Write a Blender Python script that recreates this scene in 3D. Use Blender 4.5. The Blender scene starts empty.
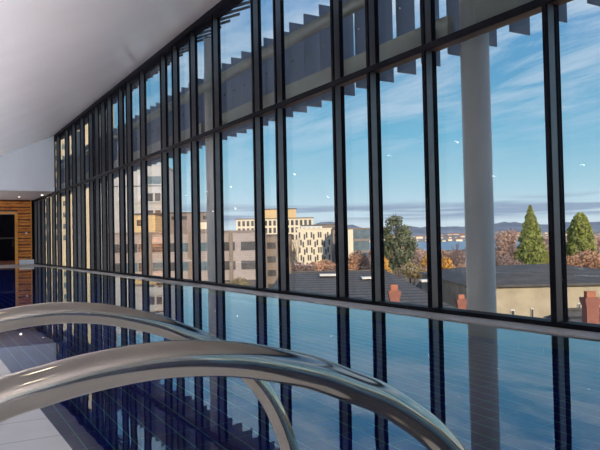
import bpy, bmesh, random
from math import *
from mathutils import Vector, Matrix, noise

C = bpy.context.scene.collection
sc = bpy.context.scene
FOC = 665.0; CAMH = 1.1
ROLL = .021; PITCH = atan(16/665)
F0 = Vector((-.8638, .5038, 0)); R0 = Vector((.5038, .8638, 0))
Fv = Vector((F0.x*cos(PITCH), F0.y*cos(PITCH), sin(PITCH)))
U0 = Vector((-F0.x*sin(PITCH), -F0.y*sin(PITCH), cos(PITCH)))
Rv = R0*cos(ROLL) - U0*sin(ROLL); Uv = U0*cos(ROLL) + R0*sin(ROLL)
CAM = Vector((0, 0, CAMH)); TOWN = atan2(R0.y, R0.x)

def at(px, py, dist):
    """world point seen at a pixel, at a horizontal forward distance"""
    d = Fv + Rv*((px-300)/FOC) + Uv*((225-py)/FOC)
    return CAM + d*(dist/(d.x*F0.x+d.y*F0.y))

# ------------------------------------------------------------ helpers
def obj(name, bm, mats, parent=None, smooth=False):
    me = bpy.data.meshes.new(name)
    bmesh.ops.recalc_face_normals(bm, faces=bm.faces[:])
    bm.to_mesh(me); bm.free()
    for m in (mats if isinstance(mats, (list, tuple)) else [mats]): me.materials.append(m)
    if smooth:
        for p in me.polygons: p.use_smooth = True
    o = bpy.data.objects.new(name, me); C.objects.link(o)
    if parent: o.parent = parent
    return o
def tag(o, label=None, cat=None, group=None, kind=None):
    if label: o['label'] = label
    if cat: o['category'] = cat
    if group: o['group'] = group
    if kind: o['kind'] = kind
    return o
def empty(name, loc=(0, 0, 0), rz=0):
    o = bpy.data.objects.new(name, None); C.objects.link(o)
    o.location = loc; o.rotation_euler = (0, 0, rz); o.empty_display_size = .2
    return o
def bx(bm, a, b, mi=0):
    x0, y0, z0 = a; x1, y1, z1 = b
    v = [bm.verts.new(p) for p in ((x0,y0,z0),(x1,y0,z0),(x1,y1,z0),(x0,y1,z0),(x0,y0,z1),(x1,y0,z1),(x1,y1,z1),(x0,y1,z1))]
    for f in ((0,3,2,1),(4,5,6,7),(0,1,5,4),(1,2,6,5),(2,3,7,6),(3,0,4,7)):
        bm.faces.new([v[i] for i in f]).material_index = mi
def box(a, b):
    bm = bmesh.new(); bx(bm, a, b); return bm
def prism(bm, pts, x0, x1, axis='x'):
    """extrude a (y,z) outline along x (or an (x,z) outline along y)"""
    f = (lambda p, t: (t, p[0], p[1])) if axis == 'x' else (lambda p, t: (p[0], t, p[1]))
    A = [bm.verts.new(f(p, x0)) for p in pts]; B = [bm.verts.new(f(p, x1)) for p in pts]
    n = len(pts); bm.faces.new(A); bm.faces.new(B[::-1])
    for i in range(n): bm.faces.new((A[i], B[i], B[(i+1) % n], A[(i+1) % n]))
def tube(bm, pts, rad, seg=12, cap=True):
    pts = [Vector(p) for p in pts]; rings = []; prev = None
    for i, p in enumerate(pts):
        t = (pts[min(i+1, len(pts)-1)] - pts[max(i-1, 0)]).normalized()
        if prev is None:
            a = Vector((0, 0, 1)) if abs(t.z) < .9 else Vector((1, 0, 0))
            n = t.cross(a).normalized()
        else:
            n = (prev - t*prev.dot(t)).normalized()
        prev = n; b = t.cross(n)
        r = rad[i] if isinstance(rad, (list, tuple)) else rad
        rings.append([bm.verts.new(p + n*(r*cos(2*pi*k/seg)) + b*(r*sin(2*pi*k/seg))) for k in range(seg)])
    for i in range(len(rings)-1):
        for k in range(seg):
            bm.faces.new((rings[i][k], rings[i][(k+1) % seg], rings[i+1][(k+1) % seg], rings[i+1][k]))
    if cap: bm.faces.new(rings[0][::-1]); bm.faces.new(rings[-1])
def lathe(bm, prof, seg=24, c=(0, 0)):
    rings = [[bm.verts.new((c[0]+r*cos(2*pi*k/seg), c[1]+r*sin(2*pi*k/seg), z)) for k in range(seg)] for r, z in prof]
    for i in range(len(rings)-1):
        for k in range(seg): bm.faces.new((rings[i][k], rings[i][(k+1) % seg], rings[i+1][(k+1) % seg], rings[i+1][k]))
    bm.faces.new(rings[0][::-1]); bm.faces.new(rings[-1])
def catmull(P, n=6):
    out = []
    for i in range(len(P)-1):
        p0 = Vector(P[max(i-1, 0)]); p1 = Vector(P[i]); p2 = Vector(P[i+1]); p3 = Vector(P[min(i+2, len(P)-1)])
        for k in range(n):
            t = k/n
            out.append(.5*((2*p1)+(p2-p0)*t+(2*p0-5*p1+4*p2-p3)*t*t+(3*p1-p0-3*p2+p3)*t*t*t))
    out.append(Vector(P[-1])); return out

# ------------------------------------------------------------ materials
def newmat(name):
    m = bpy.data.materials.new(name); m.use_nodes = True
    nt = m.node_tree; b = nt.nodes.get('Principled BSDF'); return m, nt, b
def srgb(r, g, b):
    f = lambda c: (c/255/12.92 if c/255 <= .04045 else ((c/255+.055)/1.055)**2.4)
    return (f(r), f(g), f(b), 1)
def mat(name, col, rough=.6, metal=0, var=.12, scale=3, bump=0, spec=.5, col2=None):
    m, nt, b = newmat(name)
    col = tuple(col) if len(col) == 4 else tuple(col)+(1,)
    b.inputs['Roughness'].default_value = rough; b.inputs['Metallic'].default_value = metal
    b.inputs['Specular IOR Level'].default_value = spec
    tc = nt.nodes.new('ShaderNodeTexCoord'); n = nt.nodes.new('ShaderNodeTexNoise')
    n.inputs['Scale'].default_value = scale; n.inputs['Detail'].default_value = 5
    nt.links.new(tc.outputs['Object'], n.inputs['Vector'])
    r = nt.nodes.new('ShaderNodeValToRGB'); nt.links.new(n.outputs['Fac'], r.inputs['Fac'])
    r.color_ramp.elements[0].position = .3; r.color_ramp.elements[1].position = .7
    r.color_ramp.elements[0].color = tuple(c*(1-var) for c in col[:3])+(1,)
    r.color_ramp.elements[1].color = col2 if col2 else tuple(min(1, c*(1+var)) for c in col[:3])+(1,)
    nt.links.new(r.outputs['Color'], b.inputs['Base Color'])
    if bump:
        bp = nt.nodes.new('ShaderNodeBump'); bp.inputs['Strength'].default_value = bump
        bp.inputs['Distance'].default_value = .02
        nt.links.new(n.outputs['Fac'], bp.inputs['Height']); nt.links.new(bp.outputs['Normal'], b.inputs['Normal'])
    return m
def math(nt, op, a, b=None, c=None):
    n = nt.nodes.new('ShaderNodeMath'); n.operation = op
    for i, v in enumerate((a, b, c)):
        if v is None: continue
        if isinstance(v, (int, float)): n.inputs[i].default_value = v
        else: nt.links.new(v, n.inputs[i])
    return n.outputs[0]
def gridmat(name, col, line, px, ox, py, oy, w, rough, metal=0, var=.1, wx=None):
    """tiles in the x-y plane with joints"""
    m, nt, b = newmat(name)
    tc = nt.nodes.new('ShaderNodeTexCoord'); s = nt.nodes.new('ShaderNodeSeparateXYZ')
    nt.links.new(tc.outputs['Object'], s.inputs[0])
    masks = []
    for out, p, o, ww in ((s.outputs[0], px, ox, wx or w), (s.outputs[1], py, oy, w)):
        u = math(nt, 'FRACT', math(nt, 'MULTIPLY', math(nt, 'SUBTRACT', out, o), 1/p))
        dd = math(nt, 'ABSOLUTE', math(nt, 'SUBTRACT', u, .5))
        masks.append(math(nt, 'GREATER_THAN', dd, .5 - ww/p/2))
    k = math(nt, 'MAXIMUM', masks[0], masks[1])
    n = nt.nodes.new('ShaderNodeTexNoise'); n.inputs['Scale'].default_value = 5; nt.links.new(tc.outputs['Object'], n.inputs['Vector'])
    r = nt.nodes.new('ShaderNodeValToRGB'); nt.links.new(n.outputs['Fac'], r.inputs['Fac'])
    r.color_ramp.elements[0].position = .3; r.color_ramp.elements[1].position = .7
    r.color_ramp.elements[0].color = tuple(c*(1-var) for c in col[:3])+(1,); r.color_ramp.elements[1].color = tuple(c*(1+var) for c in col[:3])+(1,)
    mx = nt.nodes.new('ShaderNodeMix'); mx.data_type = 'RGBA'
    nt.links.new(k, mx.inputs[0]); nt.links.new(r.outputs['Color'], mx.inputs[6]); mx.inputs[7].default_value = line
    nt.links.new(mx.outputs[2], b.inputs['Base Color'])
    b.inputs['Roughness'].default_value = rough; b.inputs['Metallic'].default_value = metal
    return m
def glassmat(name, ior, tint, rough=0.0, refl=(1, 1, 1, 1)):
    """clear pane: lets light through and mirrors by Fresnel"""
    m, nt, b = newmat(name); nt.nodes.remove(b)
    out = nt.nodes['Material Output']
    geo = nt.nodes.new('ShaderNodeNewGeometry'); dt = nt.nodes.new('ShaderNodeVectorMath'); dt.operation = 'DOT_PRODUCT'
    nt.links.new(geo.outputs['Incoming'], dt.inputs[0]); nt.links.new(geo.outputs['Normal'], dt.inputs[1])
    g = math(nt, 'POWER', math(nt, 'SUBTRACT', 1.0, math(nt, 'ABSOLUTE', dt.outputs['Value'])), 5)
    fr_ = math(nt, 'ADD', math(nt, 'MULTIPLY', g, .55), ior)
    tr = nt.nodes.new('ShaderNodeBsdfTransparent'); tr.inputs['Color'].default_value = tint
    gl = nt.nodes.new('ShaderNodeBsdfGlossy'); gl.inputs['Roughness'].default_value = rough; gl.inputs['Color'].default_value = refl
    mx = nt.nodes.new('ShaderNodeMixShader')
    nt.links.new(fr_, mx.inputs[0]); nt.links.new(tr.outputs[0], mx.inputs[1]); nt.links.new(gl.outputs[0], mx.inputs[2])
    nt.links.new(mx.outputs[0], out.inputs['Surface']); return m
def emis(name, col, s):
    m, nt, b = newmat(name)
    b.inputs['Base Color'].default_value = (.8, .8, .8, 1)
    b.inputs['Emission Color'].default_value = col; b.inputs['Emission Strength'].default_value = s
    return m

M = {}
M['plaster'] = mat('white_plaster_ceiling', (.82, .775, .785), .26, var=.03, scale=.6, spec=.6)
M['wallwhite'] = mat('white_painted_wall', (.84, .88, .92), .5, var=.02, scale=1)
M['soffit'] = mat('grey_soffit_paint', (.52, .49, .48), .6, var=.03)
M['alu'] = mat('dark_anodised_aluminium', (.007, .0075, .012), .55, .0, var=.1, scale=8, spec=.06)
M['alu_web'] = mat('grey_aluminium_side', (.21, .19, .185), .32, .9, var=.08, scale=4)  # warm tint stands in for the sunlit town mirrored in the sides
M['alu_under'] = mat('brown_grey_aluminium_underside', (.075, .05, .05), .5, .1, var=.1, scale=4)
M['ledge'] = mat('pale_stone_ledge', (.40, .365, .34), .55, var=.1, scale=9)
M['shelf'] = mat('wet_stone_shelf', (.24, .25, .26), .5, var=.1, scale=9)
M['deck'] = gridmat('white_deck_tiles', (.90, .88, .87), (.30, .28, .27, 1), .45, -4.085, 2.4, -.5, .006, .25, var=.03)
M['pooltile'] = gridmat('navy_pool_tiles', (.022, .060, .52), (.16, .62, .85, 1), .33, -4.79, .153, 1.73, .0095, .4, var=.15, wx=.0045)
M['steel'] = mat('polished_stainless_steel', (.55, .50, .425), .09, 1, var=.03, scale=30)
M['fin'] = mat('slate_grey_fin_metal', (.165, .195, .26), .5, .1, var=.05)
M['beam'] = mat('olive_grey_painted_steel', (.22, .225, .20), .5, .1, var=.06)
M['column'] = mat('warm_grey_concrete', (.44, .42, .38), .32, var=.08, scale=1.2)
M['blade'] = mat('dark_eave_blade_metal', (.06, .055, .06), .5, .2)
M['glass'] = glassmat('clear_window_glass', .013, (.95, .975, .98, 1))
M['doorglass'] = mat('dark_room_door_glass', (.004, .004, .008), .08, 0, var=.2)  # near-black tone stands for the unlit room behind the door
M['rubber'] = mat('black_rubber', (.01, .01, .01), .8)
M['lamp_on'] = emis('warm_white_lamp', (1, .9, .75, 1), 14)
M['lamp_rim'] = mat('white_lamp_rim', (.8, .8, .8), .4)
M['added_uplight'] = emis('added_fill_strip', (.96, .95, 1, 1), 58)

# timber cladding
def woodmat(name, c1, c2):
    m, nt, b = newmat(name)
    tc = nt.nodes.new('ShaderNodeTexCoord'); mp = nt.nodes.new('ShaderNodeMapping'); mp.inputs['Scale'].default_value = (6, 1.2, 9)
    n = nt.nodes.new('ShaderNodeTexNoise'); n.inputs['Scale'].default_value = 2.2; n.inputs['Detail'].default_value = 8
    r = nt.nodes.new('ShaderNodeValToRGB'); r.color_ramp.elements[0].position = .35; r.color_ramp.elements[1].position = .65
    r.color_ramp.elements[0].color = c1; r.color_ramp.elements[1].color = c2
    nt.links.new(tc.outputs['Object'], mp.inputs[0]); nt.links.new(mp.outputs[0], n.inputs['Vector'])
    nt.links.new(n.outputs['Fac'], r.inputs['Fac']); nt.links.new(r.outputs['Color'], b.inputs['Base Color'])
    b.inputs['Roughness'].default_value = .38; return m
M['timber'] = woodmat('orange_timber_boards', (.50, .14, .022, 1), (.95, .38, .07, 1))
M['timberdark'] = woodmat('dark_timber_backing', (.08, .018, .006, 1), (.16, .04, .012, 1))
M['timberframe'] = woodmat('honey_timber_frame', (.75, .32, .05, 1), (.95, .45, .08, 1))

# water: refracts the tiles below, mirrors the facade above
def watermat():
    m, nt, b = newmat('pool_water'); nt.nodes.remove(b); out = nt.nodes['Material Output']
    tc = nt.nodes.new('ShaderNodeTexCoord'); n = nt.nodes.new('ShaderNodeTexNoise'); n.inputs['Scale'].default_value = 2.6
    n.inputs['Detail'].default_value = 2; nt.links.new(tc.outputs['Object'], n.inputs['Vector'])
    bp = nt.nodes.new('ShaderNodeBump'); bp.inputs['Strength'].default_value = .30; bp.inputs['Distance'].default_value = .0022
    nt.links.new(n.outputs['Fac'], bp.inputs['Height'])
    fr = nt.nodes.new('ShaderNodeFresnel'); fr.inputs['IOR'].default_value = 2.65
    geo = nt.nodes.new('ShaderNodeNewGeometry')
    rf = nt.nodes.new('ShaderNodeBsdfRefraction'); rf.inputs['IOR'].default_value = 1.33; rf.inputs['Roughness'].default_value = 0
    rf.inputs['Color'].default_value = (.68, .80, 1, 1)
    gl = nt.nodes.new('ShaderNodeBsdfGlossy'); gl.inputs['Roughness'].default_value = 0; gl.inputs['Color'].default_value = (.90, .97, 1, 1)
    for x in (rf, gl): nt.links.new(bp.outputs[0], x.inputs['Normal'])
    mx = nt.nodes.new('ShaderNodeMixShader'); nt.links.new(fr.outputs[0], mx.inputs[0])
    nt.links.new(rf.outputs[0], mx.inputs[1]); nt.links.new(gl.outputs[0], mx.inputs[2])
    nt.links.new(mx.outputs[0], out.inputs['Surface']); return m
M['water'] = watermat()

# outdoors
def brickmat(name, c1, c2, mortar, scale, rough=.8):
    m, nt, b = newmat(name)
    tc = nt.nodes.new('ShaderNodeTexCoord'); s = nt.nodes.new('ShaderNodeSeparateXYZ'); nt.links.new(tc.outputs['Object'], s.inputs[0])
    cb = nt.nodes.new('ShaderNodeCombineXYZ'); nt.links.new(math(nt, 'ADD', s.outputs[0], s.outputs[1]), cb.inputs[0]); nt.links.new(s.outputs[2], cb.inputs[1])
    t = nt.nodes.new('ShaderNodeTexBrick'); nt.links.new(cb.outputs[0], t.inputs['Vector'])
    t.inputs['Scale'].default_value = scale; t.inputs['Color1'].default_value = c1; t.inputs['Color2'].default_value = c2
    t.inputs['Mortar'].default_value = mortar; t.inputs['Mortar Size'].default_value = .015
    nt.links.new(t.outputs['Color'], b.inputs['Base Color']); b.inputs['Roughness'].default_value = rough; return m
M['chimbrick'] = brickmat('red_chimney_brick', (.30, .095, .075, 1), (.23, .07, .06, 1), (.35, .25, .2, 1), 5)
M['panelbrick'] = brickmat('pinkish_grey_brick_panel', (.38, .325, .32, 1), (.44, .375, .365, 1), (.26, .22, .21, 1), .8)
M['render'] = mat('buff_stucco', (.42, .37, .285), .9, var=.2, scale=1.3)
M['slate'] = gridmat('dark_slate_roof', (.125, .112, .11), (.04, .036, .036, 1), 1.3, 0, .8, 0, .26, .75, var=.3, wx=.03)
M['slate2'] = mat('charcoal_sheet_roof', (.085, .08, .082), .8, var=.3, scale=1.5)
M['cream'] = mat('cream_concrete', (.68, .58, .42), .8, var=.05, scale=.3)
M['yellow'] = mat('warm_yellow_render', (.66, .48, .27), .8, var=.06, scale=.3)
M['whitewall'] = mat('white_grey_wall', (.50, .50, .52), .8, var=.05, scale=.3)
M['ivory'] = mat('ivory_precast', (.78, .70, .56), .8, var=.05, scale=.3)
M['brownwall'] = mat('brown_grey_wall', (.24, .19, .16), .8, var=.12, scale=.4)
M['greyplant'] = mat('grey_brown_plant_room', (.26, .21, .20), .8, var=.1, scale=.3)
M['win'] = mat('dark_window_glass', (.085, .08, .085), .15, 0, var=.4, scale=.5)
M['winblue'] = mat('blue_grey_window_glass', (.13, .18, .22), .15, 0, var=.3, scale=.5)
M['winorange'] = mat('window_with_painted_autumn_reflection', (.48, .24, .12), .5, 0, var=.3, scale=2)  # orange of mirrored autumn trees painted into the pane
M['white'] = mat('white_sheet', (.7, .7, .7), .6)
M['terracotta'] = mat('terracotta', (.42, .16, .10), .8)
M['pipe'] = mat('grey_downpipe', (.2, .22, .25), .5)
M['ground'] = mat('winter_ground', (.22, .155, .11), .95, var=.4, scale=.05)
M['bay'] = mat('blue_bay_water', (.20, .29, .42), .35, 0, var=.1, scale=.01)
M['hill'] = mat('wooded_hill_haze_tint', (.19, .23, .31), .95, var=.3, scale=.006)  # distance haze is mixed into this blue grey base colour
M['shore'] = mat('far_shore_land', (.30, .27, .27), .95, var=.4, scale=.02)
M['bark'] = mat('brown_bark', (.10, .075, .06), .9)
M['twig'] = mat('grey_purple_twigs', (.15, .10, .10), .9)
def leafmat(name, col, v=.35): return mat(name, col, .8, var=v, scale=.8, spec=.15)
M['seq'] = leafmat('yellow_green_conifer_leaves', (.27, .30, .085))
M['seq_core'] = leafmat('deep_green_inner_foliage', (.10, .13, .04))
M['gum'] = leafmat('grey_green_gum_leaves', (.15, .17, .10))
M['rust'] = leafmat('rust_brown_leaves', (.52, .31, .21))
M['pink'] = leafmat('pale_pinkish_twig_crown', (.50, .35, .29))
M['gold'] = leafmat('golden_orange_leaves', (.60, .34, .10))
M['olive'] = leafmat('olive_brown_leaves', (.30, .24, .13))
M['purple'] = leafmat('purple_brown_twigs', (.30, .215, .20))

# ------------------------------------------------------------ the pool hall
XE = -44.5; XW = 14.0; YN = 6.6; YG = 6.79
bm = bmesh.new(); prism(bm, [(-3.0, 7.06-.48*9.6), (6.60, 7.06), (6.60, 7.45), (-3.0, 7.45-.48*9.6+.0)], -37.3, XW+.2)
c = tag(obj('ceiling', bm, M['plaster']), 'sloping white plaster ceiling rising towards the glass', kind='structure')
bm = box((XE-.3, -3.0, 4.035), (-37.32, 6.60, 4.30))
tag(obj('ceiling', bm, M['soffit']), 'low grey soffit in front of the timber wall', kind='structure')
bm = bmesh.new(); prism(bm, [(.9, 4.035), (6.595, 4.035), (6.595, 7.04), (.9, 4.32)], -37.5, -37.31)
tag(obj('wall_end', bm, M['wallwhite']), 'white upper wall under the sloping ceiling at the far end', kind='structure')
tag(obj('wall_back', box((XE-.3, -3.2, -.3), (XW+.2, -3.0, 3.2)), M['wallwhite']), 'white wall along the deck side', kind='structure')
tag(obj('wall_right', box((XW, -3.0, -.3), (XW+.2, 6.5, 7.4)), M['wallwhite']), 'white wall at the near end', kind='structure')
tag(obj('wall_sun_blocker', box((XE-.3, -3.0, 7.5), (XW+12, 6.3, 11.8)), M['wallwhite']), 'unseen block added above the pool hall roof to shade the fins and columns', kind='structure')  # added, unseen: keeps the sun off the fins and columns
# the deck and the pool
tag(obj('floor', box((-38.2, -3.0, -.35), (XW, .74, .0)), M['deck']), 'white tiled pool deck on the near side', kind='structure')
tag(obj('floor', box((XE-.3, -3.0, -.36), (-38.2, YN, -.001)), M['ledge']), 'pale deck at the far end of the pool', kind='structure')
tag(obj('floor', box((-38.2, 6.22, -.35), (XW, 6.62, .012)), M['ledge']), 'pale stone ledge along the glass', kind='structure')
tag(obj('floor', box((-38.2, 5.72, -.35), (XW, 6.22, -.035)), M['shelf']), 'submerged stone overflow shelf at the glass side', kind='structure')
bm = bmesh.new()
bx(bm, (-38.2, .60, -.85), (XW, 5.9, -.70)); bx(bm, (-38.2, .60, -.70), (XW, .739, -.36)); bx(bm, (-38.2, 5.721, -.70), (XW, 5.9, -.36))
tag(obj('floor', bm, M['pooltile']), 'navy tiled pool basin with pale blue joints', kind='structure')
bm = bmesh.new(); v = [bm.verts.new(p) for p in ((-38.2, .741, -.006), (XW, .741, -.006), (XW, 6.219, -.006), (-38.2, 6.219, -.006))]; bm.faces.new(v)
w = obj('pool_water', bm, M['water'])
tag(w, 'still blue pool water mirroring the window wall', 'water', kind='structure')

# ------------------------------------------------------------ the window wall
win = tag(empty('window_1', (0, YN, 0)), 'tall glass curtain wall with dark mullions along the pool', kind='structure')
mx = [-5.40, -7.60, -9.00, -10.07, -12.27, -13.33, -15.61, -17.20, -18.63, -19.70, -21.86, -23.50, -24.55, -26.18, -27.20,
      -28.30, -29.35, -31.05, -32.85, -34.50, -36.75, -38.30, -40.0, -41.70, -43.2, -44.45]
mx = [12.6, 11.0, 9.4, 7.2, 6.1, 4.6, 2.6, 1.5, 0.0, -2.2, -3.6] + mx
def mullion(x):
    bm = bmesh.new()
    bx(bm, (x, 0, .07), (x+.06, .035, 6.90), 0)
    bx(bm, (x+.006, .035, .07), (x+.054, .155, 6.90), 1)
    bx(bm, (x, .155, .07), (x+.06, .235, 6.90), 0)
    obj('mullion', bm, [M['alu'], M['alu_web']], win)
for x in mx: mullion(x)
bm = bmesh.new(); bx(bm, (-44.6, .0, .0), (13.9, .24, .07)); obj('sill', bm, M['alu'], win)
bm = bmesh.new()
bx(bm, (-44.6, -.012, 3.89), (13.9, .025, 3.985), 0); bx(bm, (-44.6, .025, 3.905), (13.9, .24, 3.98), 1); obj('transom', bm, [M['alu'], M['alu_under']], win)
bm = bmesh.new(); bx(bm, (-44.6, -.012, 6.90), (13.9, .24, 6.97)); bx(bm, (-44.6, .14, 6.82), (13.9, .22, 6.90)); obj('head', bm, M['alu'], win)
for i in range(len(mx)-1):
    a, b = mx[i+1]+.062, mx[i]-.002
    if b < -44.4: continue
    for z0, z1 in ((.075, 3.9), (3.985, 6.83)):
        obj('pane', box((a, .18, z0), (b, .196, z1)), M['glass'], win)
tag(obj('trim', box((-44.6, 6.601, -.36), (13.9, 6.84, -.001)), M['ledge']), None, kind='structure').name = 'trim_1'
tag(obj('trim_2', box((-44.6, 6.602, 6.975), (13.9, 6.86, 7.3)), M['alu']), kind='structure')

# ------------------------------------------------------------ timber wall with door at the far end
bm = bmesh.new()
bx(bm, (XE-.25, -3.0, 0), (XE-.06, 3.9, 4.03), 0); bx(bm, (XE-.25, 3.9, 3.30), (XE-.06, 6.46, 4.03), 0); bx(bm, (XE-.25, 5.62, 0), (XE-.06, 6.46, 3.30), 0)
z = .10; k = 0
random.seed(4)
while z < 3.98:
    hgt = .115 if k % 2 else .16
    for y0, y1 in ((-2.99, 3.92), (5.66, 6.42)) if z < 3.34 else ((-2.99, 6.42),):
        bx(bm, (XE-.06, y0, z), (XE-(.0 if k % 2 == 0 else .03), y1, min(z+hgt, 4.02)), 1)
    z += hgt + (.085 if k % 2 else .03); k += 1
bx(bm, (XE-.06, 6.42, 0), (XE+.02, 6.47, 4.03), 2); bx(bm, (XE-.25, 6.47, 0), (XE-.05, 6.85, 4.03), 3)
tag(obj('wall_left', bm, [M['timberdark'], M['timber'], M['timberframe'], M['alu']]), 'orange timber batten wall at the far end of the pool', kind='structure')
dr = tag(empty('door_1', (XE, 4.77, 0)), 'dark glazed door in a honey timber frame', kind='structure')
bm = bmesh.new()
bx(bm, (-.10, .72, 0), (.04, .88, 3.28)); bx(bm, (-.10, -.86, 0), (.04, -.72, 3.28)); bx(bm, (-.10, -.72, 3.14), (.04, .72, 3.28)); obj('door_frame', bm, M['timberframe'], dr)
obj('door_leaf', box((-.06, -.72, .02), (-.02, .72, 3.13)), M['doorglass'], dr)
obj('kick_board', box((-.02, -.71, .03), (.0, .71, .26)), M['timberdark'], dr)
obj('push_bar', box((-.02, -.70, 1.60), (.05, .70, 1.70)), M['steel'], dr)
obj('door_handle', box((.0, .58, 1.1), (.03, .62, 1.5)), M['steel'], dr)
tag(obj('baseboard_end', box((XE+.021, 5.72, -.001), (XE+.09, 6.58, .30)), M['wallwhite']), 'short white skirting block at the foot of the timber wall', kind='structure')
sw = tag(empty('wall_switch', (XE+.0, 6.15, 1.95)), 'small white switch plate on the timber wall', 'switch')
obj('switch_plate', box((.0, -.06, -.06), (.02, .06, .06)), M['white'], sw); obj('rocker', box((.02, -.02, -.03), (.03, .02, .03)), M['white'], sw)

# ------------------------------------------------------------ lamps
def ceil_z(y): return 7.06-.48*(6.6-y)
def downlight(x, y, zc, slope, label, group):
    o = empty('downlight', (x, y, zc)); o.rotation_euler = (slope, 0, 0)
    tag(o, label, 'light', group)
    bm = bmesh.new(); lathe(bm, [(.058, -.004), (.075, -.012), (.09, -.002), (.09, 0)][::-1], 20); obj('rim', bm, M['lamp_rim'], o)
    bm = bmesh.new(); lathe(bm, [(.056, -.013), (.056, -.004)], 24); obj('lens', bm, M['lamp_on'], o)
    return o
def copy_tree(o):
    n = o.copy(); C.objects.link(n)
    for ch in o.children:
        d = ch.copy(); C.objects.link(d); d.parent = n
    return n
d0 = downlight(0.0, -.05, ceil_z(-.05), atan(.48), 'round downlight in the sloping ceiling above the near deck', 'downlights over the deck')
for k in range(-4, 13):
    for yy in (-.05, -1.9):
        if k == 0 and yy == -.05: continue
        n = copy_tree(d0); n.location = (-1.6-3.16*k if yy == -.05 else -2.0-3.16*k, yy, ceil_z(yy))
d0.location = (-1.6, -.05, ceil_z(-.05))
dd = downlight(-41.9, 5.42, 4.035, 0, 'lit round downlight in the low soffit above the timber wall', 'soffit downlights')
dd2 = copy_tree(dd); dd2.location = (-41.9, 2.3, 4.035)
dd2['label'] = 'lit round downlight in the low soffit over the deck, left of the frame'
for x in (-40.2,):
    n = copy_tree(dd); n.location = (x, 6.42, 4.035); n['label'] = 'lit round downlight in the low soffit beside the glass'; n['group'] = 'downlights beside the glass'
# linear fill lights added on the deck, out of view, to brighten the ceiling
def added_uplight(x):
    o = empty('added_floor_light', (x, -.25, 0))
    bm = bmesh.new(); bx(bm, (-1.45, -.15, .001), (1.45, .15, .03)); bx(bm, (-1.45, .13, .03), (1.45, .15, .13)); bx(bm, (-1.45, -.15, .03), (1.45, -.13, .13))
    bx(bm, (-1.45, -.15, .03), (-1.43, .15, .13)); bx(bm, (1.43, -.15, .03), (1.45, .15, .13))
    obj('added_light_housing', bm, M['white'], o)
    obj('fill_strip', box((-1.42, -.12, .031), (1.42, .12, .045)), M['added_uplight'], o)
    return tag(o, 'long white linear fill light added on the deck out of view', 'light', 'added fill lights on the deck')
u0 = None
for k in range(18):
    x = 11.5-3.2*k
    if -5.5 < x < 2: continue
    if u0 is None: u0 = added_uplight(x)
    else: n = copy_tree(u0); n.location.x = x

# ------------------------------------------------------------ grab rails at the pool edge
prof = [(-.15, .02), (-.15, .35), (-.148, .55), (-.135, .68), (-.105, .78), (-.05, .86), (.015, .905), (.084, .929), (.126, .938), (.171, .946), (.219, .951),
        (.27, .953), (.323, .950), (.38, .942), (.441, .927), (.50, .909), (.558, .884), (.61, .861), (.66, .830), (.71, .793), (.758, .744), (.797, .688), (.828, .624),
        (.852, .552), (.865, .48), (.868, .40), (.868, .2), (.868, -.3), (.868, -.69)]
for X, lab in ((-.82, 'thick curved stainless steel pool grab rail nearest the camera'), (-1.54, 'farther curved stainless steel pool grab rail, behind the near one')):
    r = tag(empty('grab_rail', (X, -.15, 0)), lab, 'rail', 'pair of pool grab rails')
    bm = bmesh.new(); tube(bm, [(0, p[0]+.15, p[1]) for p in catmull([(a, b, 0) for a, b in prof], 5)], .0238, 40); obj('rail_tube', bm, M['steel'], r, smooth=True)
    bm = bmesh.new(); lathe(bm, [(.055, .0), (.055, .006), (.04, .016), (.0245, .02)], 28); obj('floor_flange', bm, M['steel'], r, smooth=True)

# ------------------------------------------------------------ outside: sunshade fins, columns, eave blades
scr = tag(empty('sunshade_screen', (0, 8, 4.2)), 'row of slate grey vertical sunshade fins on steel beams outside the glass', 'sunshade')
xf = [-5.77-.688*k for k in range(-12, 57)]
for x in xf:
    obj('fin', box((x-.02, 0, .07), (x, .45, 2.26)), M['fin'], scr)
CX = [3.2, -8.0, -19.15, -38.3]
for x in xf:
    bm = bmesh.new(); lathe(bm, [(.02, -.03), (.02, 0)], 8)
    bmesh.ops.rotate(bm, verts=bm.verts, matrix=Matrix.Rotation(pi/2, 3, 'Y')); bmesh.ops.translate(bm, verts=bm.verts, vec=(x+.03, .06, 1.30)); obj('steel_disc', bm, M['steel'], scr)  # small round steel disc on each fin
bm = bmesh.new(); tube(bm, [(3, -.17, 1.70), (-44, -.17, 1.70)], .14, 20); obj('tube_rail', bm, M['beam'], scr, smooth=True)
edges = [(2.9, CX[1]+.30), (CX[1]-.34, CX[2]+.28), (CX[2]-.28, CX[3]+.28), (CX[3]-.28, -44)]
for a, b in edges: obj('box_beam', box((b, -.17, .20), (a, -.02, .66)), M['beam'], scr)
labs = ['round grey concrete column outside the glass beyond the right of the frame', 'round grey concrete column outside the glass, the big one at right', 'round grey concrete column outside the glass near the middle of the window wall', 'round grey concrete column outside the glass near the far end of the hall']
for x, lab in zip(CX, labs):
    o = empty('round_column', (x, 8.10, -12.9))
    bm = bmesh.new(); lathe(bm, [(.235, 0), (.235, 20.34)], 40); obj('shaft', bm, M['column'], o, smooth=False)
    for p in o.children[0].data.polygons: p.use_smooth = len(p.vertices) == 4
    bm = bmesh.new(); lathe(bm, [(.225, 20.34), (.225, 20.38)], 24); obj('cap_plate', bm, M['alu'], o)
    tag(o, lab, 'column', 'columns outside the window wall')
ev = tag(empty('eave_louvre', (0, 6.86, 7.05)), 'dark eave blades slanting out from the roof edge above the glass', 'louvre')
for k in range(-12, 54):
    x = -5.9-.669*k - .02
    bm = bmesh.new(); prism(bm, [(.0, .02), (1.34, .60), (1.34, .68), (.0, .12)], x, x+.05); obj('blade', bm, M['blade'], ev)

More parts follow.
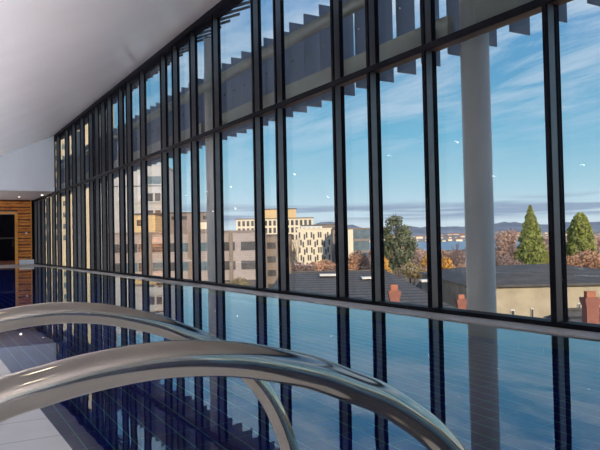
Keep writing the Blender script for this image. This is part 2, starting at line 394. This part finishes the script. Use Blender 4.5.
# ------------------------------------------------------------ the town
GZ = -13.0
def building(name, px0, px1, pytop, dist, depth, wallm, label, cat='building', roofm=None, group=None):
    a = at(px0, pytop, dist); b = at(px1, pytop, dist); mid = (a+b)/2; W = (b-a).length
    o = empty(name, (mid.x, mid.y, GZ), TOWN); H = mid.z-GZ
    obj('wall', box((-W/2, 0, 0), (W/2, depth, H)), wallm, o)
    obj('roof', box((-W/2-.2, -.2, H), (W/2+.2, depth+.2, H+.35)), roofm or M['slate'], o)
    tag(o, label, cat, group); return o, W, H, dist
def wins(bd, x0, x1, z0, z1, n, m, gap=.25, name='window', proud=.06):
    o, W, H, dist = bd; p = (x1-x0)/n
    for i in range(n):
        obj(name, box((x0+p*i+p*gap/2, -proud, z0), (x0+p*(i+1)-p*gap/2, .1, z1)), m if not callable(m) else m(i), o)
def px2(bd, px):  # local x on the front of a building for a column of the photo
    o, W, H, dist = bd
    return (at(px, 240, dist)-Vector((o.location.x, o.location.y, 0))).xy.dot(R0.xy)

# office block with brick bands
b = building('office_block', 108, 262, 233.5, 110, 14, M['panelbrick'], 'long low office block with pinkish grey brick bands and strip windows', roofm=M['greyplant'])
H = b[2]; random.seed(2)
for r in range(4):
    zt = H-1.55-3.15*r
    wins(b, -b[1]/2+.3, b[1]/2-4.4, zt-1.45, zt, 9, lambda i: M['winorange'] if (i, r) == (7, 0) else random.choice([M['win'], M['win'], M['winblue']]), .07)
    wins(b, b[1]/2-3.6, b[1]/2-.3, zt-1.45, zt, 1, M['win'], .05)
for pxx in (231, 150, 190):
    x = px2(b, pxx); obj('pilaster', box((x-.3, -.25, 0), (x+.3, 0, H+.3)), M['brownwall'], b[0])
b = building('brick_annexe', 263, 291, 236, 126, 10, M['brownwall'], 'brown grey annexe with stacked windows beside the office block')
for r in range(5): wins(b, -b[1]/2+.4, b[1]/2-.3, b[2]-2.4-2.6*r, b[2]-1.2-2.6*r, 2, M['win'], .3)
# plant rooms and yellow block behind
b = building('yellow_block', 132, 155, 215, 135, 9, M['yellow'], 'sunlit yellow block rising behind the office block roof')
wins(b, -1.6, .2, b[2]-2.2, b[2]-1.0, 1, M['win'])
b = building('plant_room', 156, 213, 213.5, 150, 8, M['greyplant'], 'grey brown rooftop plant block behind the office block')
wins(b, -b[1]/2+.5, b[1]/2-.5, b[2]-1.4, b[2]-.6, 5, M['win'], .5); wins(b, 2.0, 5.6, b[2]-3.6, b[2]-2.1, 1, M['ivory'])
# cream tower, far left
b = building('cream_tower', 30, 97, 92, 175, 16, M['cream'], 'tall sunlit cream apartment tower seen between the farthest mullions', roofm=M['cream'])
for r in range(13): wins(b, -b[1]/2+.5, b[1]/2-.5, b[2]-3.2-3.0*r, b[2]-1.9-3.0*r, 7, M['winblue'], .55)
# white tower
b = building('white_tower', 98, 163, 166, 160, 16, M['whitewall'], 'white grey apartment tower with horizontal window bands', roofm=M['whitewall'])
for r in range(7):
    zt = b[2]-2.6-4.1*r
    wins(b, b[1]*.24, b[1]/2-.5, zt-1.9, zt, 2 if r else 1, M['winblue'] if r == 0 else M['win'], .25 if r else .03)
    obj('balcony_slab', box((-b[1]/2-.1, -.35, zt-2.35), (b[1]/2-.0, 0, zt-2.2)), M['slate'] if r == 0 else M['whitewall'], b[0])
wins(b, b[1]/2-.5, b[1]/2-.2, 4, b[2]-6, 1, M['white'], .1, name='downpipe')
# colonnade building and its yellow top
b = building('colonnade_block', 236, 313, 219, 220, 14, M['ivory'], 'cream block with rows of dark windows between slim columns', roofm=M['brownwall'])
for r in range(3): wins(b, -b[1]/2+.3, b[1]/2-.3, b[2]-2.2-2.4*r, b[2]-.5-2.4*r, 17, M['win'], .42)
b = building('rooftop_block', 263, 296, 209.5, 236, 8, M['yellow'], 'warm yellow rooftop storey standing above the colonnaded block')
wins(b, -b[1]/2+.6, b[1]/2-.6, b[2]-6.3, b[2]-4.4, 7, M['white'], .45); wins(b, .4, 2.2, b[2]-4.2, b[2]-2.8, 1, M['white'])
# white patterned facade
b = building('patterned_block', 297, 331, 229.5, 180, 9, M['ivory'], 'sunlit ivory block with staggered narrow dark slots', roofm=M['ivory'])
random.seed(7)
for r in range(7):
    for i in range(9):
        x = -b[1]/2+.45+i*(b[1]-.6)/9 + (.35 if (r+i) % 2 else 0)
        z1 = b[2]-.7-2.05*r - (.5 if i % 3 == 1 else 0)
        obj('slot_window', box((x, -.06, z1-1.5), (x+.42, .1, z1)), M['win'], b[0])
b = building('shaded_side', 332.5, 338, 230, 191, 9, M['greyplant'], 'narrow grey block standing in for the shaded right side of the slotted ivory block')  # grey wall colour stands in for shade on the ivory block's side
wins(b, -.4, .4, b[2]-8, b[2]-1, 1, M['win'])
b = building('raised_storey', 318, 337, 225, 205, 8, M['brownwall'], 'brown upper storey behind the slotted ivory block')
wins(b, -b[1]/2+.4, b[1]/2-.4, b[2]-2.0, b[2]-.7, 4, M['win'], .3)
b = building('terrace_roofed_block', 301, 322, 226, 192, 6, M['white'], 'white parapet wall behind the slotted ivory block')
wins(b, -b[1]/2+.3, b[1]/2-.3, b[2]-1.3, b[2]-.5, 4, M['winblue'], .3)
# glass fronted block with cream pier
b = building('glazed_block', 338, 369, 229.5, 170, 10, M['winblue'], 'blue glazed block with one broad cream pier and a brown roof edge', roofm=M['brownwall'])
obj('pier', box((px2(b, 348), -.5, 0), (px2(b, 353), 0, b[2])), M['ivory'], b[0]); obj('brick_pier', box((px2(b, 339), -.3, 0), (px2(b, 347), 0, b[2])), M['brownwall'], b[0])
for r in range(4): obj('floor_band', box((px2(b, 354), -.1, b[2]-3-3*r), (b[1]/2, .05, b[2]-2.4-3*r)), M['greyplant'], b[0])

# foreground slate roofs
def roofhouse(name, px0, px1, pe, dist, depth, ridge, wallm, roofm, label, hip=2.5, cat='house'):
    a = at(px0, pe, dist); c_ = at(px1, pe, dist); mid = (a+c_)/2; W = (c_-a).length; H = mid.z-GZ
    o = empty(name, (mid.x, mid.y, GZ), TOWN)
    obj('wall', box((-W/2+.3, .3, 0), (W/2-.3, depth-.3, H-.08)), wallm, o)
    bm = bmesh.new(); e = .0
    q = [(-W/2, 0, H), (W/2, 0, H), (W/2, depth, H), (-W/2, depth, H), (-W/2+hip, depth/2, H+ridge), (W/2-hip, depth/2, H+ridge)]
    v = [bm.verts.new(p) for p in q]
    for f in ((0, 1, 5, 4), (1, 2, 5), (2, 3, 4, 5), (3, 0, 4), (3, 2, 1, 0)): bm.faces.new([v[i] for i in f])
    obj('roof', bm, roofm, o)
    bm = bmesh.new(); tube(bm, [(-W/2+hip, depth/2, H+ridge+.02), (W/2-hip, depth/2, H+ridge+.02)], .09, 6); obj('ridge_cap', bm, M['slate2'], o)
    tag(o, label, cat); return o, W, H, dist
def seams(bd, n, depth, m, step=.4):
    pass
b = roofhouse('slate_roofed_house', 256, 458, 311, 27, 24, 1.02, M['brownwall'], M['slate'], 'long low house roof of dark slate right under the window sill', hip=1.3)
o, W, H, _ = b
for k in range(3):
    x = [-1.2, 1.0, 3.9][k]
    obj('skylight', box((x, 9.6-k*1.3, H+.92-k*.13), (x+.9, 10.4-k*1.3, H+1.02-k*.13)), M['white'], o)
b = roofhouse('white_roofed_shed', 322, 372, 281.5, 58, 6, .35, M['brownwall'], M['white'], 'low shed with a pale flat roof beyond the slate roof', hip=.5)
b = roofhouse('gabled_cottage', 436, 472, 296, 46, 9, 1.15, M['render'], M['slate2'], 'small buff cottage with a dark roof left of the big column', hip=.2)
b = roofhouse('low_garage', 440, 500, 283, 62, 7, .5, M['render'], M['slate2'], 'low buff garage with a dark roof behind the column', hip=.4)

def chimney(px, pt, pb, dist, wpx, label, pot=True):
    w = wpx*dist/FOC; t = at(px, pt, dist); zb = at(px, pb, dist).z
    o = empty('brick_chimney', (t.x, t.y, zb), TOWN); h = t.z-zb
    obj('stack', box((-w/2, -w/2, 0), (w/2, w/2, h)), M['chimbrick'], o)
    obj('capping', (lambda bm: (bx(bm, (-w*.58, -w*.58, h*.80), (w*.58, w*.58, h*.88)), bx(bm, (-w*.64, -w*.64, h*.88), (w*.64, w*.64, h*1.0)), bm)[2])(bmesh.new()), M['chimbrick'], o)
    if pot:
        obj('chimney_pot', box((-w*.38, -w*.3, h), (w*.38, w*.3, h*1.17)), M['terracotta'], o)
    tag(o, label, 'chimney'); return o
chimney(394, 290.5, 325, 26.2, 9.5, 'red brick chimney on the dark slate roof')
chimney(461, 299, 325, 26, 8, 'small red brick chimney left of the big column')

# buff stucco building at right
dist = 30
A = at(470, 288.5, dist); B = at(700, 280, dist); W = (B-A).length
o = empty('buff_building', ((A+B)/2).xy.to_3d()+Vector((0, 0, GZ)), TOWN)
zt = at(549, 283.8, dist).z-GZ
bm = bmesh.new(); bx(bm, (-W/2, 0, 0), (W/2, 12, zt)); obj('wall', bm, M['render'], o)
bm = bmesh.new()
q = [(-W/2-.2, -.15, zt), (W/2+.2, -.15, zt), (W/2+.2, 12.2, zt), (-W/2-.2, 12.2, zt)]
apx = (at(567, 240, dist)-o.location).xy.dot(R0.xy)
q += [(apx-3.2, 7, zt+.52), (apx+1.0, 4.6, zt+.72)]
v = [bm.verts.new(p) for p in q]
for f in ((0, 1, 5), (0, 5, 4), (1, 2, 5), (2, 3, 4), (2, 4, 5), (3, 0, 4), (3, 2, 1, 0)): bm.faces.new([v[i] for i in f])
obj('roof', bm, M['slate2'], o)
bm = bmesh.new(); bx(bm, (-W/2-.22, -.22, zt-.09), (W/2+.2, -.0, zt-.0)); obj('gutter', bm, M['slate2'], o)
for pxx, p0, p1, ww in ((512.5, 309.5, 322, 4), (532, 308, 322, 2.6), (579, 303, 322, 3)):
    x = (at(pxx, 310, dist)-o.location).xy.dot(R0.xy); z0 = at(pxx, p1, dist).z-GZ; z1 = at(pxx, p0, dist).z-GZ; w2 = ww*dist/FOC/2
    f = obj('window', box((x-w2, -.05, z0), (x+w2, .05, z1)), M['white'], o); obj('window_glass', box((x-w2*.7, -.07, z0), (x+w2*.7, -.04, z1-.05)), M['win'], f)
x = (at(545, 310, dist)-o.location).xy.dot(R0.xy)
bm = bmesh.new(); prism(bm, [(-.5, 0), (2.4, 0), (2.4, zt-1.15), (.0, zt-1.75), (-.5, zt-1.75)], -W/2+.5, -W/2+1.4); obj('lean_to', bm, M['render'], o)
tag(o, 'buff stucco building with a dark hipped roof at the right', 'building')
ch = chimney(590, 297.5, 335, 22.6, 12, 'large red brick chimney with a square pot in front of the buff building')
lo = roofhouse('low_slate_extension', 573, 640, 326, 23.6, 3, .4, M['render'], M['slate'], 'low slate roof around the foot of the large chimney', hip=.4, cat='roof')

# ------------------------------------------------------------ trees
def leaf_cloud(bm, n, sampler, size, seed):
    rnd = random.Random(seed)
    for _ in range(n):
        p, nrm = sampler(rnd)
        s = size*rnd.uniform(.6, 1.3)
        d = Vector((rnd.gauss(0, 1), rnd.gauss(0, 1), rnd.gauss(0, 1))).normalized()
        u = (nrm*.6+d).normalized(); a = u.orthogonal().normalized(); c2 = u.cross(a)
        th = rnd.uniform(0, 6.28); e1 = (a*cos(th)+c2*sin(th))*s; e2 = (c2*cos(th)-a*sin(th))*s*.7
        bm.faces.new([bm.verts.new(p+q) for q in (-e1, e2*.8, e1, -e2*.8)])
def blob(bm, c, r, seed, sub=2, amp=.25):
    g = bmesh.ops.create_icosphere(bm, subdivisions=sub, radius=1)
    for v in g['verts']:
        k = 1+amp*noise.noise(v.co*2.1+Vector((seed*3.1, seed, 0)))
        v.co = Vector((c[0]+v.co.x*r[0]*k, c[1]+v.co.y*r[1]*k, c[2]+v.co.z*r[2]*k))
def rootat(name, px, dist): p = at(px, 240, dist); return empty(name, (p.x, p.y, GZ), random.uniform(0, 6))
def conifer(px, pt, dist, wpx, label, seed):
    o = rootat('conifer', px, dist); H = at(px, pt, dist).z-GZ; R = wpx*dist/FOC/2
    bm = bmesh.new(); tube(bm, [(0, 0, 0), (0, 0, H*.5), (0, 0, H*.97)], [.5, .3, .04], 8); obj('trunk', bm, M['bark'], o)
    base = .12*H
    def rad(t, th):  # t 0 bottom .. 1 tip
        lay = .80+.20*abs(sin(t*34+2.2*sin(th*2+seed)))
        l2 = 1+.22*noise.noise(Vector((cos(th)*2.2, sin(th)*2.2, t*9+seed)))
        return R*(min(1, (1-t)*1.55))**.85*lay*l2*(1-.0*t)
    def samp(rnd):
        while True:
            t = rnd.random(); th = rnd.uniform(0, 2*pi)
            if rnd.random() < .15+(1-t): break
        r = rad(t, th)*rnd.uniform(.78, 1.03)
        return Vector((r*cos(th), r*sin(th), base+(H-base)*t)), Vector((cos(th), sin(th), .5))
    bm = bmesh.new(); leaf_cloud(bm, 7500, samp, .34, seed)
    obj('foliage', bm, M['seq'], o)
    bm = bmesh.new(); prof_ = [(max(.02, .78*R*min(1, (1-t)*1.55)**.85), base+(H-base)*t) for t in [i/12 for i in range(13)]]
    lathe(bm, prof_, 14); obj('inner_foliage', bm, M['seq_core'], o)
    tag(o, label, 'tree'); return o
conifer(531, 205, 160, 33, 'pointed yellow green conifer rising above the buff building', 1)
def roundcon(px, pt, dist, wpx, label, seed):
    o = rootat('conifer', px, dist); H = at(px, pt, dist).z-GZ; R = wpx*dist/FOC/2
    bm = bmesh.new(); tube(bm, [(0, 0, 0), (0, 0, H*.9)], [.5, .1], 8); obj('trunk', bm, M['bark'], o)
    base = .3*H
    def rad(t, th):
        p = sqrt(max(0, 1-(t*1.0)**2.6))*(1-.1*t)
        return R*p*(1+.28*noise.noise(Vector((cos(th)*2, sin(th)*2, t*7+seed))))
    def samp(rnd):
        t = rnd.random(); th = rnd.uniform(0, 2*pi); r = rad(t, th)*rnd.uniform(.75, 1.03)
        return Vector((r*cos(th), r*sin(th), base+(H-base)*t)), Vector((cos(th), sin(th), .5))
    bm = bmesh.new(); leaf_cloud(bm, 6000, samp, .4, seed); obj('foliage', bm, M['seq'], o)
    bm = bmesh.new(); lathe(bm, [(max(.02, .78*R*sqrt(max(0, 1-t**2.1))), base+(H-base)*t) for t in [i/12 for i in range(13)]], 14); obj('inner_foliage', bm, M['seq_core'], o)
    tag(o, label, 'tree')
roundcon(580.5, 213, 185, 28, 'rounder green conifer at the far right of the window', 5)
def broadleaf(name, px, pt, dist, clumps, m, label, seed, n=3500, size=.3, group=None, core=None, fill=.45):
    """clumps: list of (dx px, y px, rx px, ry px)"""
    o = rootat(name, px, dist); o.rotation_euler.z = TOWN; rnd = random.Random(seed); s = dist/FOC
    cl = []
    for dx, y, rx, ry in clumps:
        z = at(px+dx, y, dist).z-GZ; cl.append((Vector((dx*s, rnd.uniform(-.6, .6)*rx*s, z)), rx*s*1.08, ry*s*1.08))
    bm = bmesh.new(); zt = max(c_[0].z for c_ in cl)
    tube(bm, [(0, 0, 0), (.1, .1, zt*.5), (0, 0, zt)], [.35, .25, .06], 7)
    for c_, rx, ry in cl:
        tube(bm, [(0, 0, zt*.45), (c_*.5+Vector((0, 0, zt*.35))), c_], [.2, .12, .04], 5)
    obj('trunk', bm, M['bark'], o)
    tot = sum(rx*ry for _, rx, ry in cl)
    bm = bmesh.new()
    for ci, (c_, rx, ry) in enumerate(cl):
        def samp(r_, c_=c_, rx=rx, ry=ry):
            d = Vector((r_.gauss(0, 1), r_.gauss(0, 1), r_.gauss(0, 1))).normalized()
            k = r_.uniform(fill, 1.0)*(1+.3*noise.noise(d*2.3+Vector((seed+ci, 0, 0))))
            return c_+Vector((d.x*rx*k, d.y*rx*k, d.z*ry*k)), d
        leaf_cloud(bm, int(n*rx*ry/tot), samp, size, seed+ci)
    obj('foliage', bm, m, o)
    tag(o, label, 'tree', group); return o
broadleaf('gum_tree', 398, 215, 130, [(-3, 222, 9, 7), (-11, 233, 6, 8), (6, 232, 9, 8), (0, 242, 12, 8), (13, 246, 7, 9), (-11, 250, 8, 10), (3, 257, 12, 9), (-9, 266, 8, 8)], M['gum'],
          'large dark grey green gum tree standing beyond the slate roof', 11, n=5200, size=.26, fill=.3)
bush = [
 ('rust_tree', 357, 255, 140, [(0, 262, 11, 10), (-6, 268, 8, 8), (6, 270, 7, 7)], 'rust', 'round rust orange tree in front of the glazed block', 1800),
 ('rust_tree', 322, 262, 150, [(-8, 267, 9, 5), (2, 265, 8, 5), (9, 268, 7, 5)], 'rust', 'low rust coloured tree in front of the slotted ivory block', 1400),
 ('golden_tree', 446, 262, 95, [(0, 266, 6, 8), (4, 272, 6, 6)], 'gold', 'small golden orange tree left of the big column', 900),
 ('golden_tree', 384, 268, 85, [(0, 265, 4, 8), (2, 273, 5, 6)], 'gold', 'thin golden tree at the foot of the gum tree', 700),
 ('rust_tree', 421, 262, 150, [(-5, 262, 10, 10), (6, 268, 10, 9), (-2, 272, 12, 8)], 'purple', 'purple brown bushy tree right of the gum tree', 1900),
 ('autumn_tree', 409, 268, 105, [(0, 270, 10, 7), (10, 274, 9, 5)], 'olive', 'low olive brown tree behind the slate roof', 1100),
 ('autumn_tree', 458, 266, 120, [(-6, 272, 8, 6), (4, 270, 8, 6)], 'rust', 'low rusty shrubby tree behind the buff cottage', 1100),
 ('pale_tree', 505, 237, 262, [(-3, 240, 7, 9), (6, 238, 7, 9), (2, 252, 12, 9)], 'pink', 'pale pinkish tree far behind and left of the pointed conifer', 1500),
 ('autumn_tree', 506, 262, 125, [(-5, 262, 9, 7), (6, 266, 9, 6), (0, 270, 12, 4)], 'purple', 'dusky brown tree at the left foot of the pointed conifer', 1300),
 ('autumn_tree', 502, 272, 95, [(-4, 272, 8, 4), (7, 272, 8, 4)], 'rust', 'low rust hedge tree just over the dark roof left of the conifer', 900),
 ('pale_tree', 556, 240, 250, [(-6, 244, 12, 8), (8, 246, 12, 9), (0, 256, 16, 8)], 'pink', 'broad pale pinkish tree far behind between the two conifers', 1700),
 ('golden_tree', 578, 262, 110, [(-9, 262, 12, 7), (6, 258, 14, 8), (18, 264, 12, 9), (-2, 270, 18, 6)], 'rust', 'wide orange brown tree in front of the rounder conifer', 2600),
 ('golden_tree', 612, 262, 115, [(-9, 262, 12, 9), (6, 258, 14, 10)], 'rust', 'orange brown tree at the right edge of the view', 1500),
 ('pale_tree', 600, 246, 260, [(-6, 244, 12, 8), (8, 242, 12, 9)], 'pink', 'pale tree far behind at the right edge', 1200),
 ('autumn_tree', 543, 268, 120, [(-4, 270, 7, 5), (9, 268, 8, 6)], 'olive', 'low olive tree at the right foot of the pointed conifer', 900),
 ('autumn_tree', 340, 268, 120, [(-8, 272, 7, 4), (6, 274, 7, 4)], 'purple', 'low dusky tree beside the rust orange tree', 700),
 ('autumn_tree', 303, 266, 118, [(-5, 268, 7, 6), (6, 270, 7, 5)], 'purple', 'low grey brown tree beside the brown annexe', 800),
 ('autumn_tree', 236, 284, 80, [(-8, 286, 8, 4), (4, 283, 9, 5)], 'olive', 'low dark shrub tree in front of the office block', 900),
 ('autumn_tree', 376, 262, 165, [(-2, 256, 6, 8), (2, 266, 8, 7)], 'pink', 'pale bushy tree left of the gum tree', 900),

 ('autumn_tree', 426, 262, 224, [(-10, 256, 10, 8), (4, 258, 10, 8), (16, 258, 9, 8)], 'pink', 'pale brownish tree band beyond the small golden tree', 1600),
 ('autumn_tree', 466, 262, 178, [(-10, 258, 10, 8), (4, 256, 10, 8), (16, 258, 9, 8)], 'purple', 'dusky tree band behind the column', 1500),
 ('autumn_tree', 438, 268, 112, [(-10, 272, 8, 6), (4, 270, 8, 5), (14, 274, 9, 5)], 'rust', 'low rusty tree row just over the ridge left of the column', 1500),
 ('rust_tree', 428, 262, 128, [(0, 262, 7, 7)], 'gold', 'round amber tree between the gum tree and the dark mullion', 700),
 ('autumn_tree', 530, 262, 235, [(-10, 256, 10, 8), (4, 258, 12, 8), (16, 258, 9, 8)], 'rust', 'far rusty tree band behind the pointed conifer', 1500),
 ('autumn_tree', 395, 262, 210, [(-10, 256, 10, 8), (4, 252, 10, 8), (14, 258, 9, 8)], 'pink', 'pale tree band seen behind the gum tree', 1500),
]
for i, (nm, px, _, dist, cl, m, lab, n) in enumerate(bush):
    broadleaf(nm, px, 0, dist, cl, M[m], lab, 20+i, n=int(n*2.1), size=.0016*dist)
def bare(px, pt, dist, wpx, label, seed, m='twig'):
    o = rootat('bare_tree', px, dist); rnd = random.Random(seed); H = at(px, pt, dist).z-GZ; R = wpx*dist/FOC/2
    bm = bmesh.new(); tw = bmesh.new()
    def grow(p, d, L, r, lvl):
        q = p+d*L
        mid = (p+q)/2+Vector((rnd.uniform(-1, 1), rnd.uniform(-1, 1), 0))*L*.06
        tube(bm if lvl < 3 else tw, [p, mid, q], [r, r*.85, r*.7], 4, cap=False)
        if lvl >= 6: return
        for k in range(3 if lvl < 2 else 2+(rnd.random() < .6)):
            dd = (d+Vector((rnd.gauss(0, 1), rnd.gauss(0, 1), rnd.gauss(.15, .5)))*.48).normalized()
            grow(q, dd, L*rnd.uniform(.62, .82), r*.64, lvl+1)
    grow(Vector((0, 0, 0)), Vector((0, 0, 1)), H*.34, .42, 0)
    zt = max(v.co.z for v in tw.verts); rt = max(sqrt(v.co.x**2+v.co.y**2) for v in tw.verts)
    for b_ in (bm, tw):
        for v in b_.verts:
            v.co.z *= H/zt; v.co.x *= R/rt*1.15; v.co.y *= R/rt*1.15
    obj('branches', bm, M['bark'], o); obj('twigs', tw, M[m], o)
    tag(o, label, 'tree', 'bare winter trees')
bare(456, 241, 150, 26, 'leafless branching tree left of the big column, its twigs against the bay', 3)
bare(432, 243, 165, 24, 'leafless tree showing beside the dark mullion left of the column', 4)
bare(497, 244, 150, 26, 'leafless tree half hidden by the right side of the column', 8)
bare(512, 240, 190, 22, 'leafless twiggy tree between the column and the pointed conifer', 6)
bare(300, 232, 125, 18, 'grey leafless tree shape standing in for a shadow on the slotted ivory block', 9)  # tree shape put where a building shadow falls on the ivory block

# ------------------------------------------------------------ far land and water
def strip(name, m, d0, d1, z0, z1, half, kind='structure', parent=None, label=None):
    bm = bmesh.new(); v = [bm.verts.new(F0*d+R0*s+Vector((0, 0, zz))) for d, s, zz in ((d0, -half, z0), (d0, half, z0), (d1, half*2, z1), (d1, -half*2, z1))]
    bm.faces.new(v); return tag(obj(name, bm, m), label, kind=kind)
tag(strip('ground', M['ground'], -200, 760, GZ, GZ, 900), 'brown winter ground of the town', 'ground')
tag(strip('bay_water', M['bay'], 755, 3800, GZ-.4, GZ-.4, 2500), 'blue bay beyond the trees', 'water')
def ridge(name, m, dist, depth, profile, label, seed, x0=-1800, x1=2600, n=160, rows=8):
    bm = bmesh.new(); grid = []
    for j in range(rows+1):
        row = []; t = j/rows; d = dist+depth*t
        for i in range(n+1):
            x = x0+(x1-x0)*i/n; px = 300+x/dist*FOC
            hh = profile(px)*sin(min(1, t*1.35)*pi/2)*(1 if t < .75 else (1-t)*4)
            hh *= 1+.22*noise.noise(Vector((x/260, d/260, seed)))+.10*noise.noise(Vector((x/60, d/90, seed+4)))
            row.append(bm.verts.new(F0*d+R0*x+Vector((0, 0, GZ-1+max(0, hh)))))
        grid.append(row)
    for j in range(rows):
        for i in range(n): bm.faces.new((grid[j][i], grid[j][i+1], grid[j+1][i+1], grid[j+1][i]))
    return tag(obj(name, bm, m, smooth=True), label, 'hill', kind='structure')
ridge('far_shore', M['shore'], 2600, 900, lambda px: 34+6*sin(px/37), 'low populated shore across the bay', 2)
ridge('hills', M['hill'], 4200, 1400, lambda px: 104+8*sin(px/41)+34*exp(-((px-333)/16)**2)+18*exp(-((px-365)/12)**2)+10*sin(px/17+1), 'wooded hills beyond the bay, coloured blue grey for haze', 9, x0=-3000, x1=3400)
# houses on the far shore
random.seed(12)
h0 = None
for i in range(90):
    px = 372+(i % 30)*8+random.uniform(-1.2, 1.2); d = 2640+150*(i//30)+random.uniform(-30, 30)
    p = F0*d+R0*((px-300)/FOC*2600)
    t = (d-2600)/900; z = GZ-1+34*sin(min(1, t*1.35)*pi/2)*.9
    if h0 is None:
        h0 = empty('far_house', (0, 0, 0), TOWN)
        bm = bmesh.new(); bx(bm, (-7, 0, 0), (7, 8, 7)); obj('wall', bm, M['ivory'], h0)
        bm = bmesh.new(); prism(bm, [(-.6, 7), (8.6, 7), (4, 10)], -7.6, 7.6); obj('roof', bm, M['terracotta'], h0)
        o = h0
    else: o = copy_tree(h0)
    o.location = (p.x, p.y, z); s = random.uniform(.5, 1.3); o.scale = (s*random.uniform(.7, 1.7), s, s)
    tag(o, 'tiny pale house on the far shore across the bay', 'house', 'houses on the far shore')

# ------------------------------------------------------------ sky and sun
W = bpy.data.worlds.new('sky'); sc.world = W; W.use_nodes = True; nt = W.node_tree
bg = nt.nodes['Background']; tc = nt.nodes.new('ShaderNodeTexCoord')
nrm = nt.nodes.new('ShaderNodeVectorMath'); nrm.operation = 'NORMALIZE'; nt.links.new(tc.outputs['Generated'], nrm.inputs[0])
s = nt.nodes.new('ShaderNodeSeparateXYZ'); nt.links.new(nrm.outputs[0], s.inputs[0])
ramp = nt.nodes.new('ShaderNodeValToRGB'); nt.links.new(s.outputs[2], ramp.inputs['Fac'])
cr = ramp.color_ramp; cr.elements[0].position = 0; cr.elements[0].color = srgb(205, 212, 218); cr.elements[1].position = 1; cr.elements[1].color = srgb(52, 92, 140)
for p, c_ in ((.03, srgb(198, 214, 224)), (.08, srgb(160, 198, 214)), (.15, srgb(112, 174, 204)), (.24, srgb(92, 154, 194)), (.34, srgb(100, 148, 196)), (.55, srgb(88, 130, 182))):
    e = cr.elements.new(p); e.color = c_
# cirrus on a high flat layer
zz = math(nt, 'ADD', math(nt, 'MAXIMUM', s.outputs[2], 0), .06)
cb = nt.nodes.new('ShaderNodeCombineXYZ')
nt.links.new(math(nt, 'DIVIDE', s.outputs[0], zz), cb.inputs[0]); nt.links.new(math(nt, 'DIVIDE', s.outputs[1], zz), cb.inputs[1])
mp = nt.nodes.new('ShaderNodeMapping'); mp.inputs['Rotation'].default_value = (0, 0, radians(-38)); mp.inputs['Scale'].default_value = (.55, 1.5, 1); mp.inputs['Location'].default_value = (1.3, .4, 0)
nt.links.new(cb.outputs[0], mp.inputs[0])
n1 = nt.nodes.new('ShaderNodeTexNoise'); n1.inputs['Scale'].default_value = 1.7; n1.inputs['Detail'].default_value = 9; n1.inputs['Roughness'].default_value = .62; n1.inputs['Distortion'].default_value = .5
nt.links.new(mp.outputs[0], n1.inputs['Vector'])
r1 = nt.nodes.new('ShaderNodeValToRGB'); r1.color_ramp.elements[0].position = .41; r1.color_ramp.elements[1].position = .63; nt.links.new(n1.outputs['Fac'], r1.inputs['Fac'])
mr = nt.nodes.new('ShaderNodeMapRange'); mr.inputs['From Min'].default_value = .10; mr.inputs['From Max'].default_value = .23
nt.links.new(s.outputs[2], mr.inputs['Value'])
k1 = math(nt, 'MULTIPLY', math(nt, 'MULTIPLY', r1.outputs['Color'], mr.outputs[0]), .85)
m1 = nt.nodes.new('ShaderNodeMix'); m1.data_type = 'RGBA'; nt.links.new(k1, m1.inputs[0]); nt.links.new(ramp.outputs['Color'], m1.inputs[6]); m1.inputs[7].default_value = srgb(196, 208, 222)
# low lavender cloud bank near the horizon
cb2 = nt.nodes.new('ShaderNodeCombineXYZ')
nt.links.new(s.outputs[0], cb2.inputs[0]); nt.links.new(s.outputs[1], cb2.inputs[1]); nt.links.new(math(nt, 'MULTIPLY', s.outputs[2], 24), cb2.inputs[2])
n2 = nt.nodes.new('ShaderNodeTexNoise'); n2.inputs['Scale'].default_value = 4.5; n2.inputs['Detail'].default_value = 7; nt.links.new(cb2.outputs[0], n2.inputs['Vector'])
r2 = nt.nodes.new('ShaderNodeValToRGB'); r2.color_ramp.elements[0].position = .42; r2.color_ramp.elements[1].position = .56; nt.links.new(n2.outputs['Fac'], r2.inputs['Fac'])
band = nt.nodes.new('ShaderNodeValToRGB'); bc = band.color_ramp; nt.links.new(s.outputs[2], band.inputs['Fac'])
bc.elements[0].position = .025; bc.elements[0].color = (0, 0, 0, 1); bc.elements[1].position = .062; bc.elements[1].color = (0, 0, 0, 1)
e = bc.elements.new(.031); e.color = (1, 1, 1, 1); e = bc.elements.new(.047); e.color = (1, 1, 1, 1)
k2 = math(nt, 'MULTIPLY', math(nt, 'MULTIPLY', r2.outputs['Color'], band.outputs['Color']), .85)
m2 = nt.nodes.new('ShaderNodeMix'); m2.data_type = 'RGBA'; nt.links.new(k2, m2.inputs[0]); nt.links.new(m1.outputs[2], m2.inputs[6]); m2.inputs[7].default_value = srgb(138, 154, 180)
nt.links.new(m2.outputs[2], bg.inputs['Color']); bg.inputs['Strength'].default_value = 1.0

L = bpy.data.lights.new('sun', 'SUN'); L.energy = 4.0; L.angle = radians(.8); L.color = (1, .80, .58)
so = bpy.data.objects.new('sun', L); C.objects.link(so)
sd = Vector((.95, -.16, .33)).normalized()
so.rotation_euler = sd.to_track_quat('Z', 'Y').to_euler(); so.location = (20, -10, 30)

# ------------------------------------------------------------ camera
cd = bpy.data.cameras.new('camera'); cam = bpy.data.objects.new('camera', cd); C.objects.link(cam)
cd.sensor_width = 36; cd.lens = FOC/600*36; cd.clip_end = 20000; cd.clip_start = .05
cam.matrix_world = Matrix(((Rv.x, Uv.x, -Fv.x, 0), (Rv.y, Uv.y, -Fv.y, 0), (Rv.z, Uv.z, -Fv.z, CAMH), (0, 0, 0, 1)))
sc.camera = cam
vs = sc.view_settings; vs.view_transform = 'Standard'; vs.look = 'None'; vs.gamma = 1; vs.exposure = .2; vs.use_curve_mapping = False
